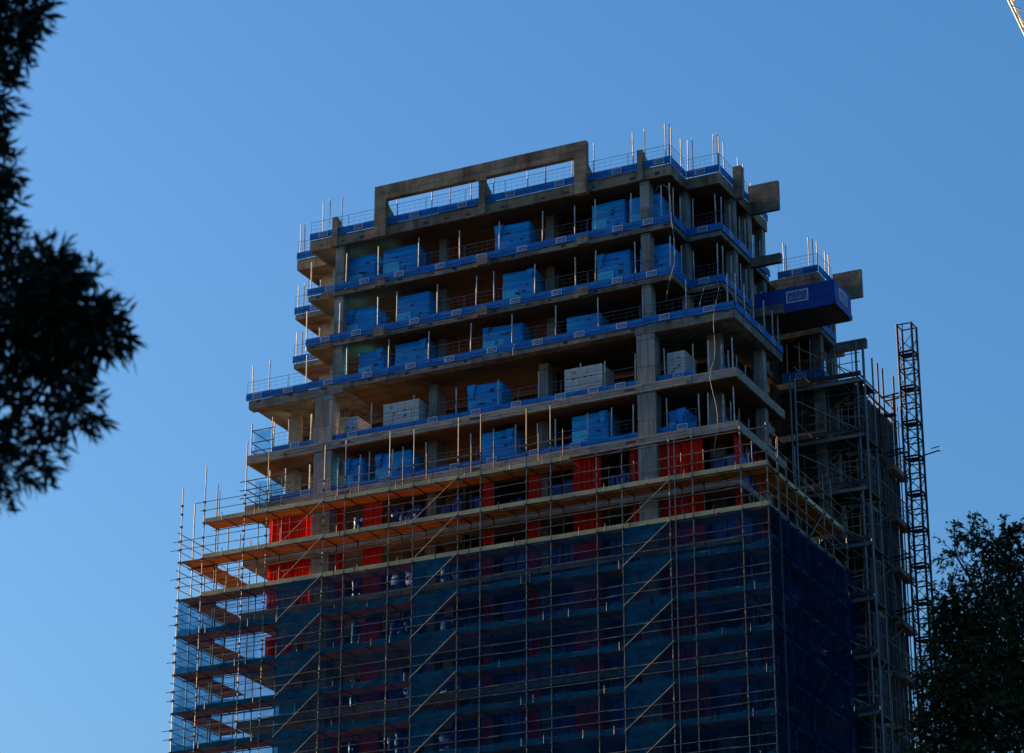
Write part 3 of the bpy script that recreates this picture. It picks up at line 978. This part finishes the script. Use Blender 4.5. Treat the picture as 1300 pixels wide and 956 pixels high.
for li in range(2, len(LIFTS) - 1):
    zt, zb = LIFTS[li] - .02, LIFTS[li + 1] + .0
    nl = li - 2
    t = thing('debris_net', (-14, -1.64, zb), 'translucent navy debris net on the front scaffold, %s lift below the bare toe boards' % (ORD + ['seventh'])[nl], 'net', 'debris nets on the scaffold')
    xs = sorted([x for x in XS if x != -1.9] + [-25.25])
    for a, b in zip(xs, xs[1:]):
        ph, am = random.uniform(0, 6.3), random.uniform(.02, .07)
        sag = random.uniform(.0, .12)
        braced = a in (-25.25, -17.4, -5.66)

        def f(u, v, a=a, b=b, ph=ph, am=am, sag=sag, braced=braced):
            w = 1.0
            return (a + (b - a) * u * w, -1.44 + .45 * am * math.sin(ph + 7 * u + 3 * v) + .012 * math.sin(ph * 2 + 13 * v),
                    zb + (zt - zb) * v - sag * math.sin(math.pi * u) * v * (0 if braced else 1))
        net_sheet(t, f, 8, 6, 'net')
        if braced:                             # the sheet above is drawn down along the brace in a second layer
            def f2(u, v, a=a, b=b, ph=ph):
                return (a + (b - a) * u * v, -1.475 + .012 * math.sin(ph + 9 * u + 4 * v), zb + .03 + (zt - zb - .06) * v)
            net_sheet(t, f2, 8, 6, 'net_teal', 'net_fold')
    for a, b in runs(-31.4, 2.02, 5.2):
        ph = random.uniform(0, 6)

        def f6(u, v, a=a, b=b, ph=ph):
            return (a + (b - a) * u, -1.462 + .01 * math.sin(ph + 20 * u), zb - .06 + (.34 + .07 * math.sin(ph + 9 * u) + .04 * math.sin(23 * u)) * v)
        net_sheet(t, f6, 18, 2, 'net_teal', 'net_hem')
    t2 = thing('debris_net', (2.2, 4, zb), 'shade-darkened navy debris net on the flank scaffold, %s lift below the bare toe boards' % (ORD + ['seventh'])[nl], 'net', 'debris nets on the scaffold')
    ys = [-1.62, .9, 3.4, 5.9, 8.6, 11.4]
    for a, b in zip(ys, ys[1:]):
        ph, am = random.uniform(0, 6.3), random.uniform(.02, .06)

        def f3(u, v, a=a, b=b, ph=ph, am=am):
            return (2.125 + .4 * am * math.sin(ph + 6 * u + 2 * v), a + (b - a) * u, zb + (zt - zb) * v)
        net_sheet(t2, f3, 8, 6, 'net_shade')
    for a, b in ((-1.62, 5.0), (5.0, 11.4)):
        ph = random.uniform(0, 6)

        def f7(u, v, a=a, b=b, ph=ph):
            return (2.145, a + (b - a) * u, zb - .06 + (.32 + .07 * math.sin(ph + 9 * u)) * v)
        net_sheet(t2, f7, 18, 2, 'net_shade', 'net_hem')
    t3 = thing('debris_net', (-31.7, 1, zb), 'thin blue debris net on the notched end return, %s lift below the bare toe boards' % (ORD + ['seventh'])[nl], 'net', 'debris nets on the scaffold')

    def f4(u, v):
        return (-31.44 + .03 * math.sin(9 * u + 2 * v), -1.42 + 4.8 * u, zb + (zt - zb) * v)
    net_sheet(t3, f4, 14, 6, 'net_thin')

# blue sheets tied in the end rails
for zz, x0, x1, y, lab in ((56.5, -28.25, -27.05, .35, 'clear blue plastic sheet tied in the end rails of the fourth storey'),
                           (53.0, -27.3, -25.6, -.9, 'clear blue plastic sheet tied in the scaffold rails at the notched end')):
    t = thing('plastic_sheet', ((x0 + x1) / 2, y, zz), lab, 'sheet')

    def f5(u, v):
        return (x0 + (x1 - x0) * u, y + .05 * math.sin(8 * u + 3 * v), zz + 1.5 * v - .1 * math.sin(3 * u))
    net_sheet(t, f5, 8, 5, 'net_thin', 'sheet')

# ------------------------------------------------------------------ blue loading platform
lp = thing('loading_platform', (.9, 7.4, 61.75), 'blue boxed loading platform jutting from the tower flank', 'platform')
px0, px1, py0, py1, pz0, pz1 = -1.35, 3.05, 6.5, 8.95, 61.95, 63.2
box('platform_floor', px0, py0, 61.78, px1, py1, 61.93, 'steel', lp)
part('front_panel', MB().box(px0, py0 - .05, pz0 - .05, px1, py0 - .003, pz1).box(px0, py0 - .10, pz0 - .16, px1, py0 - .052, pz0 + .16), 'blue_box', lp)
part('side_panel', MB().box(px1 + .003, py0 - .05, pz0 - .05, px1 + .05, py1, pz1).box(px1 + .052, py0 - .05, pz0 - .16, px1 + .10, py1, pz0 + .1), 'blue_box', lp)
part('rear_panel', MB().box(px0, py1 + .003, pz0, px1, py1 + .05, pz1), 'blue_box', lp)
for x in (px0 + .2, px0 + 1.5, px0 + 2.8, px1 - .2):
    tube('stanchion', (x, py0 + .05, pz0), (x, py0 + .05, pz1 + .05), .03, 'steel', lp)
sign(SIGN_BIG, (1.02, py0 - .054, 62.32), 0, lp)
sign(SIGN_BIG, (px1 + .054, 7.75, 62.32), math.pi / 2, lp)

# ------------------------------------------------------------------ steel landing tower between the wings
lt = thing('landing_tower', (1.6, 9.8, 0), 'steel landing tower with tall tube legs beside the boarded wing', 'scaffold')
for x, y, zt, r in ((.1, 7.3, 58.6, .05), (.36, 7.3, 58.4, .06), (2.95, 9.75, 61.0, .07), (3.3, 9.9, 60.6, .075), (3.0, 12.2, 60.9, .05)):
    tube('leg', (x, y, 0), (x, y, zt), r, 'pale_steel', lt)
for k, zz in enumerate((58.95, 55.85, 52.9, 49.85, 46.9, 43.9, 40.9)):
    box('channel', -.5, 9.62, zz, 3.2, 9.70, zz + .26, 'steel', lt)
    box('channel', -.45, 9.60, zz - .34, 3.2, 9.68, zz - .16, 'pale_steel', lt)
    box('landing', .2, 9.71, zz - .1, 3.1, 12.2, zz - .04, 'steel', lt)
    tube('knee_brace', (.3, 9.66, zz - 1.1), (1.1, 9.66, zz - .3), .03, 'steel', lt)
    tube('knee_brace', (3.0, 9.66, zz - 1.1), (2.1, 9.66, zz - .3), .03, 'steel', lt)
    for h in (.6, 1.1):
        tube('rail', (.2, 9.66, zz + .2 + h), (3.2, 9.66, zz + .2 + h), .025, 'tube', lt)
    tube('truss_tube', (.36, 7.3, zz + .1), (.36, 9.66, zz + .1), .03, 'tube', lt)
    tube('truss_tube', (.36, 7.3, zz + 1.3), (2.95, 9.75, zz + .1), .03, 'tube', lt)
    tube('truss_tube', (.9, 9.64, zz + 1.9), (2.4, 9.64, zz + .2), .03, 'pale_steel', lt)
    for q in range(5):
        xq, yq = -.3 + q * .75, 10.0 + (q % 2) * .9
        tube('truss_tube', (xq, yq, zz - 2.6), (xq + random.uniform(-.1, .1), yq, zz + .2), .028, 'dark_tube', lt)
        tube('truss_tube', (xq, 9.75, zz - random.uniform(.2, 2.4)), (xq + random.uniform(.5, 1.2), 11.0, zz - random.uniform(.2, 2.4)), .026, 'tube' if q % 2 else 'dark_tube', lt)
    for h in (-.8, -1.5, -2.2):
        tube('truss_tube', (-.4, 9.9, zz + h), (3.1, 9.9, zz + h), .026, 'dark_tube', lt)
        tube('truss_tube', (2.9, 9.7, zz + h), (2.9, 12.3, zz + h), .026, 'dark_tube', lt)
    for q in range(4):
        tube('post', (.6 + q * .7, 9.8, zz + .02), (.6 + q * .7, 9.8, zz + 1.5), .025, 'tube', lt)
mb = MB()
for k in range(26):
    x, y = random.uniform(.3, 2.8), random.uniform(9.75, 11.0)
    zz = random.choice((55.82, 52.87, 58.92))
    s = random.uniform(.06, .18)
    mb.box(x, y, zz, x + s * 1.6, y + s, zz + s)
part('loose_fittings', mb, 'white_post', lt)['kind'] = 'stuff'
# a dark tube frame standing before the boards
for y in (12.9, 14.2, 15.55, 16.8, 17.9):
    tube('frame_tube', (2.42, y, 0), (2.42 + random.uniform(-.04, .04), y, random.uniform(58.6, 60.6)), .034, 'dark_tube', lt)
for k in range(13):
    zz = 59.2 - k * 1.5
    tube('frame_tube', (2.46, 12.6, zz), (2.46, 18.1, zz + random.uniform(-.06, .06)), .028, 'dark_tube' if k % 3 else 'tube', lt)
    if k % 2 == 0:
        y = random.choice((12.9, 14.2, 15.55))
        tube('frame_tube', (2.50, y, zz - 1.5), (2.50, y + random.choice((1.3, 2.6)), zz), .026, 'dark_tube', lt)
        box('bracket', 2.3, y + .3, zz - .18, 2.9, y + .7, zz - .1, 'steel', lt)
# tubes standing at the far end of the boards
for y, t in ((15.3, 61.9), (16.1, 61.9), (17.7, 61.0), (17.95, 62.1)):
    tube('tie_tube', (2.25, y, 40), (2.25, y, t), .055, 'mast', lt)
tube('tie_tube', (2.2, 12.6, 60.2), (2.2, 18.0, 60.1), .05, 'steel', lt)
tube('tie_tube', (2.2, 12.6, 59.45), (2.2, 18.0, 59.4), .06, 'timber', lt)

# ------------------------------------------------------------------ hoist mast
hm = thing('hoist_mast', (3.95, 16.5, 0), 'dark lattice hoist mast standing clear of the boarded wing', 'hoist mast')
mx, my, hw = 3.72, 16.3, .42
corners = [(mx - hw, my - hw), (mx + hw, my - hw), (mx + hw, my + hw), (mx - hw, my + hw)]
MZ = 64.25
for x, y in corners:
    tube('chord', (x, y, 0), (x, y, MZ), .068, 'mast', hm)
zz = 34.0
step = 1.02
i = 0
mbd = MB()
while zz + step <= MZ + .01:
    heavy = i % 2 == 0
    for k in range(4):
        a, b = corners[k], corners[(k + 1) % 4]
        tube('mast_rung', (*a, zz), (*b, zz), .06 if heavy else .042, 'mast', hm)
        if heavy:
            mbd.tube((*a, zz - .2), (*b, zz - .2), .032, 5)
        mbd.tube((*a, zz + .05), (*b, zz + step - .05), .02, 4)
        if k in (0, 2):
            mbd.tube((*b, zz + .05), (*a, zz + step - .05), .017, 4)
    if heavy:
        mbd.box(mx - .3, my - .3, zz - .12, mx + .25, my + .2, zz - .06)
        mbd.tube((*corners[0], zz - .1), (*corners[2], zz - .1), .03, 5)
    zz += step
    i += 1
for k in range(4):
    a, b = corners[k], corners[(k + 1) % 4]
    tube('mast_rung', (*a, MZ - .04), (*b, MZ - .04), .04, 'mast', hm)
part('lacing', mbd, 'mast', hm)['kind'] = 'stuff'
tube('rack', (mx - .1, my - hw - .03, 0), (mx - .1, my - hw - .03, MZ), .03, 'mast', hm)
for zt in (60.25, 57.0, 51.0, 48.0):
    for dy in (-.32, .32):
        tube('wall_tie', (2.1, my + dy, zt - .1), (mx - hw, my + dy, zt), .045, 'mast', hm)
    tube('wall_tie', (2.1, my - .32, zt - .1), (mx - hw, my + .32, zt), .03, 'mast', hm)
tube('outrigger', (mx + hw, my - .1, 56.45), (5.15, my - .1, 56.62), .04, 'mast', hm)
tube('outrigger', (4.75, my - .1, 56.8), (5.2, my - .1, 56.85), .03, 'mast', hm)
tube('outrigger', (5.15, my - .1, 56.62), (5.25, my - .1, 56.55), .03, 'mast', hm)

# ------------------------------------------------------------------ added block out of view that keeps the trees in shade
ob = thing('unseen_shade_block', (-42, -98, 0), 'added brick block out of view that casts shade on the trees', 'building')
part('wall', MB().box(-58, -138, 0, -26, -62, 44), 'brick', ob)
part('roof', MB().box(-58.4, -138.4, 44.002, -25.6, -61.6, 44.6), 'concrete', ob)
for side_ in range(2):
    mb = MB()
    for fl in range(12):
        for k in range(18):
            y = -136 + k * 4.2
            if side_:
                mb.box(-26.0, y, 2 + fl * 3.5, -25.94, y + 2.2, 3.9 + fl * 3.5)
            else:
                mb.box(-58.06, y, 2 + fl * 3.5, -58.0, y + 2.2, 3.9 + fl * 3.5)
    part('window_row', mb, 'ink', ob)['kind'] = 'stuff'

# ------------------------------------------------------------------ hanging hoses
def hose(pts, label, r=.014):
    cu = bpy.data.curves.new('hose', 'CURVE')
    cu.dimensions = '3D'
    cu.bevel_depth = r
    cu.bevel_resolution = 1
    sp = cu.splines.new('NURBS')
    sp.points.add(len(pts) - 1)
    for p, q in zip(sp.points, pts):
        p.co = (*q, 1)
    sp.use_endpoint_u = True
    sp.order_u = 3
    ob = bpy.data.objects.new('tmp', cu)
    COL.objects.link(ob)
    dg = bpy.context.evaluated_depsgraph_get()
    me = bpy.data.meshes.new_from_object(ob.evaluated_get(dg))
    bpy.data.objects.remove(ob)
    me.materials.clear()
    me.materials.append(M['hose'])
    o = bpy.data.objects.new('hose', me)
    COL.objects.link(o)
    tag(o, label, 'hose', 'pale hoses hanging down the tower')
    return o
hose([(-4.1, -.18, 66.94), (-3.96, -.18, 67.23), (-3.61, -.18, 67.24), (-3.30, -.18, 66.9), (-3.23, -.18, 65.98), (-3.25, -.18, 65.31), (-3.18, -.18, 64.62), (-3.07, -.18, 63.61),
      (-3.09, -.18, 62.69), (-3.33, -.18, 61.98), (-3.56, -.18, 61.23), (-3.62, -.18, 60.59)], 'pale hose looped over the roof bay corner down two storeys')
hose([(-1.81, -.18, 60.01), (-1.67, -.18, 60.6), (-1.43, -.18, 61.16), (-1.04, -.18, 61.39), (-.75, -.18, 61.11), (-.71, -.18, 60.76), (-.91, -.18, 60.01), (-1.06, -.18, 59.34), (-1.08, -.18, 58.66),
      (-1.02, -.18, 57.61), (-1.08, -.18, 56.94), (-1.31, -.18, 56.38), (-1.37, -.18, 55.92), (-1.22, -.18, 55.18), (-1.0, -.18, 54.12), (-1.03, -.18, 53.16), (-1.22, -.18, 52.36), (-1.23, -.18, 51.82)],
     'long pale hose hanging past the two pale slab lips near the tower corner')
hose([(-12.21, -.18, 59.89), (-12.44, -.18, 59.49), (-12.3, -.18, 59.24)], 'short curl of pale hose over the middle of the long blue toe boards')

# ------------------------------------------------------------------ crane jib
cr = thing('tower_crane', (14, 43, 0), 'pale sunlit lattice crane jib crossing the top corner of the sky', 'crane')
P0, P1 = Vector((4.6, 21.5, 101.0)), Vector((14.2, 43.4, 66.2))
ax = (P1 - P0).normalized()
side = ax.cross(Vector((W_.x, W_.y, 0)).normalized()).normalized()
up = ax.cross(side)
if up.y < 0:
    up = -up
wd, ht = 1.35, 1.2
offs = [Vector((0, 0, 0)), side * (wd if side.x > 0 else -wd), side * (wd / 2 if side.x > 0 else -wd / 2) + up * ht]
for o_ in offs:
    tube('jib_chord', P0 + o_, P1 + o_, .085, 'crane', cr)
L = (P1 - P0).length
n = int(L / 1.5)
for k in range(n):
    a, b = P0 + ax * (L * k / n), P0 + ax * (L * (k + 1) / n)
    for q in range(3):
        tube('jib_lacing', a + offs[q], b + offs[(q + 1) % 3], .04, 'crane', cr)
FOOT = P1 + offs[2]
for dx, dy in ((-.8, -.8), (.8, -.8), (.8, .8), (-.8, .8)):
    tube('mast_chord', (FOOT.x + dx, FOOT.y + dy, 0), (FOOT.x + dx, FOOT.y + dy, FOOT.z + 2), .1, 'crane', cr)
for k in range(40):
    zz = k * 1.65
    tube('mast_lacing', (FOOT.x - .8, FOOT.y - .8, zz), (FOOT.x + .8, FOOT.y - .8, zz + 1.6), .05, 'crane', cr)
    tube('mast_lacing', (FOOT.x + .8, FOOT.y + .8, zz), (FOOT.x - .8, FOOT.y + .8, zz + 1.6), .05, 'crane', cr)

# ------------------------------------------------------------------ trees
def leaf_mesh(name, centres, dirs, length, width, material, parent, droop=.2):
    """many small pointed leaves: a folded four-vertex blade each"""
    n = len(centres)
    d = dirs / np.linalg.norm(dirs, axis=1, keepdims=True)
    rnd = rng.normal(size=(n, 3))
    s = np.cross(d, rnd)
    s /= np.linalg.norm(s, axis=1, keepdims=True)
    ln = length * rng.uniform(.65, 1.25, (n, 1))
    wd = width * rng.uniform(.7, 1.25, (n, 1))
    base = centres
    tip = centres + d * ln
    tip[:, 2] -= droop * ln[:, 0] * .5
    mid = centres + d * ln * .45
    a, b = mid + s * wd, mid - s * wd
    v = np.stack([base, a, tip, b], 1).reshape(-1, 3)
    f = np.arange(n * 4).reshape(-1, 4)
    c = np.array([v[:, 0].mean(), v[:, 1].mean(), v[:, 2].min()])
    me = bpy.data.meshes.new(name)
    me.vertices.add(n * 4)
    me.vertices.foreach_set('co', (v - c).astype(np.float32).ravel())
    me.loops.add(n * 4)
    me.loops.foreach_set('vertex_index', f.ravel().astype(np.int32))
    me.polygons.add(n)
    me.polygons.foreach_set('loop_start', (np.arange(n) * 4).astype(np.int32))
    me.polygons.foreach_set('loop_total', np.full(n, 4, np.int32))
    me.materials.append(M[material])
    me.update(calc_edges=True)
    me.validate()
    o = bpy.data.objects.new(name, me)
    link(o, parent)
    o.location = Vector(c) - origin(parent)
    o['kind'] = 'stuff'
    return o


def sprigs(centre, radii, n_sprigs, leaves_per, sprig_len, out_bias=1.0, hang=.1, shell=.0):
    """leaf bases and directions on twigs that fill an ellipsoid"""
    c = np.array(centre)
    p = rng.normal(size=(n_sprigs, 3))
    p /= np.linalg.norm(p, axis=1, keepdims=True)
    rad = rng.uniform(shell, 1, (n_sprigs, 1)) ** (1 / 2.2)
    root = c + p * rad * np.array(radii)
    d = p * out_bias + rng.normal(size=(n_sprigs, 3)) * .55
    d[:, 2] -= hang
    d /= np.linalg.norm(d, axis=1, keepdims=True)
    t = rng.uniform(0, 1, (n_sprigs, leaves_per, 1))
    L_ = sprig_len * rng.uniform(.6, 1.3, (n_sprigs, 1, 1))
    base = root[:, None, :] + d[:, None, :] * t * L_
    ld = d[:, None, :] * .9 + rng.normal(size=(n_sprigs, leaves_per, 3)) * .55
    return base.reshape(-1, 3), ld.reshape(-1, 3), root, d


def build_tree(name, label, base, trunk_h, trunk_r, blobs, length, width, material, twig_r, limbs):
    t = thing(name, base, label, 'tree')
    b = Vector(base)
    mb = MB()
    pts = [b + Vector((random.uniform(-.1, .1) * k, random.uniform(-.1, .1) * k, trunk_h * k / 6)) for k in range(7)]
    for k in range(6):
        mb.tube(pts[k], pts[k + 1], trunk_r * (1 - k / 8), 9, r2=trunk_r * (1 - (k + 1) / 8))
    part('trunk', mb, 'bark', t, smooth=True)
    allb, alld = [], []
    for (c, r, n, lp_, sl) in blobs:
        bb, dd, root, d = sprigs(c, r, n, lp_, sl)
        allb.append(bb)
        alld.append(dd)
        start = pts[4] + (pts[6] - pts[4]) * random.random()
        mid = (start + Vector(c)) / 2 + Vector((0, 0, .25))
        lm = MB().tube(start, mid, twig_r * 2.4, 6, r2=twig_r * 1.7).tube(mid, Vector(c), twig_r * 1.7, 6, r2=twig_r)
        k = min(limbs, n)
        for q in range(k):
            lm.tube(Vector(c), Vector(root[q]), twig_r * .6, 4, r2=twig_r * .3)
            lm.tube(Vector(root[q]), Vector(root[q] + d[q] * sl), twig_r * .3, 4, r2=twig_r * .15)
        part('limb', lm, 'bark', t)
    leaf_mesh('crown', np.concatenate(allb), np.concatenate(alld), length, width, material, t)
    return t
build_tree('near_tree', 'dark out-of-focus tree with pointed leaves close to the camera', (40.1, -114.0, 0), 6.4, .12,
           [((40.93, -113.34, 8.28), (.17, .17, .20), 200, 7, .08), ((40.84, -113.41, 7.88), (.15, .15, .24), 200, 7, .08), ((40.90, -113.36, 7.50), (.13, .13, .18), 130, 7, .07),
            ((40.83, -113.42, 7.17), (.24, .24, .24), 260, 7, .09), ((41.03, -113.25, 6.78), (.28, .28, .28), 420, 7, .10), ((41.22, -113.11, 6.72), (.20, .20, .21), 230, 7, .10),
            ((41.16, -113.16, 7.03), (.10, .10, .10), 34, 7, .09), ((41.25, -113.10, 6.90), (.11, .11, .11), 44, 7, .09), ((41.38, -113.00, 6.72), (.10, .10, .10), 60, 7, .10),
            ((41.14, -113.17, 6.41), (.19, .19, .19), 90, 7, .10), ((41.28, -113.07, 6.33), (.08, .08, .08), 30, 7, .10), ((41.00, -113.28, 6.13), (.19, .19, .21), 130, 7, .10),
            ((41.14, -113.17, 6.09), (.08, .08, .08), 26, 7, .10), ((40.96, -113.31, 5.92), (.08, .08, .09), 34, 7, .10),
            ((40.36, -113.81, 7.86), (.50, .50, .56), 700, 7, .12), ((40.44, -113.74, 6.69), (.53, .53, .58), 760, 7, .12), ((40.47, -113.71, 5.59), (.5, .5, .6), 420, 7, .12)],
           .084, .0095, 'leaf_near', .009, 14)
build_tree('broadleaf_tree', 'dark green leafy tree rising in front of the hoist mast foot', (39.6, -85.6, 0), 11.0, .28,
           [((39.36, -85.82, 10.92), (3.05, 2.8, 3.1), 5130, 13, .42), ((37.70, -86.32, 14.54), (.26, .26, .32), 70, 13, .22), ((37.38, -86.42, 14.72), (.16, .16, .18), 24, 13, .2),
            ((37.15, -86.48, 14.42), (.16, .16, .18), 24, 13, .2), ((37.99, -86.24, 14.12), (.55, .5, .55), 202, 13, .25), ((37.11, -86.50, 13.72), (.34, .3, .34), 97, 13, .24),
            ((37.0, -86.50, 13.25), (.28, .25, .28), 108, 13, .24), ((37.44, -86.40, 13.59), (.6, .5, .6), 243, 13, .26), ((36.92, -86.50, 12.66), (.36, .3, .42), 202, 13, .26),
            ((36.85, -86.52, 11.85), (.45, .4, .6), 297, 13, .26), ((38.08, -86.21, 13.16), (1.15, .9, 1.15), 810, 13, .3), ((37.66, -86.30, 12.64), (.85, .8, .95), 756, 13, .3),
            ((37.42, -86.36, 11.99), (.85, .8, 1.0), 756, 13, .3), ((37.96, -86.24, 14.58), (.22, .2, .24), 43, 13, .2)],
           .080, .014, 'leaf', .016, 16)
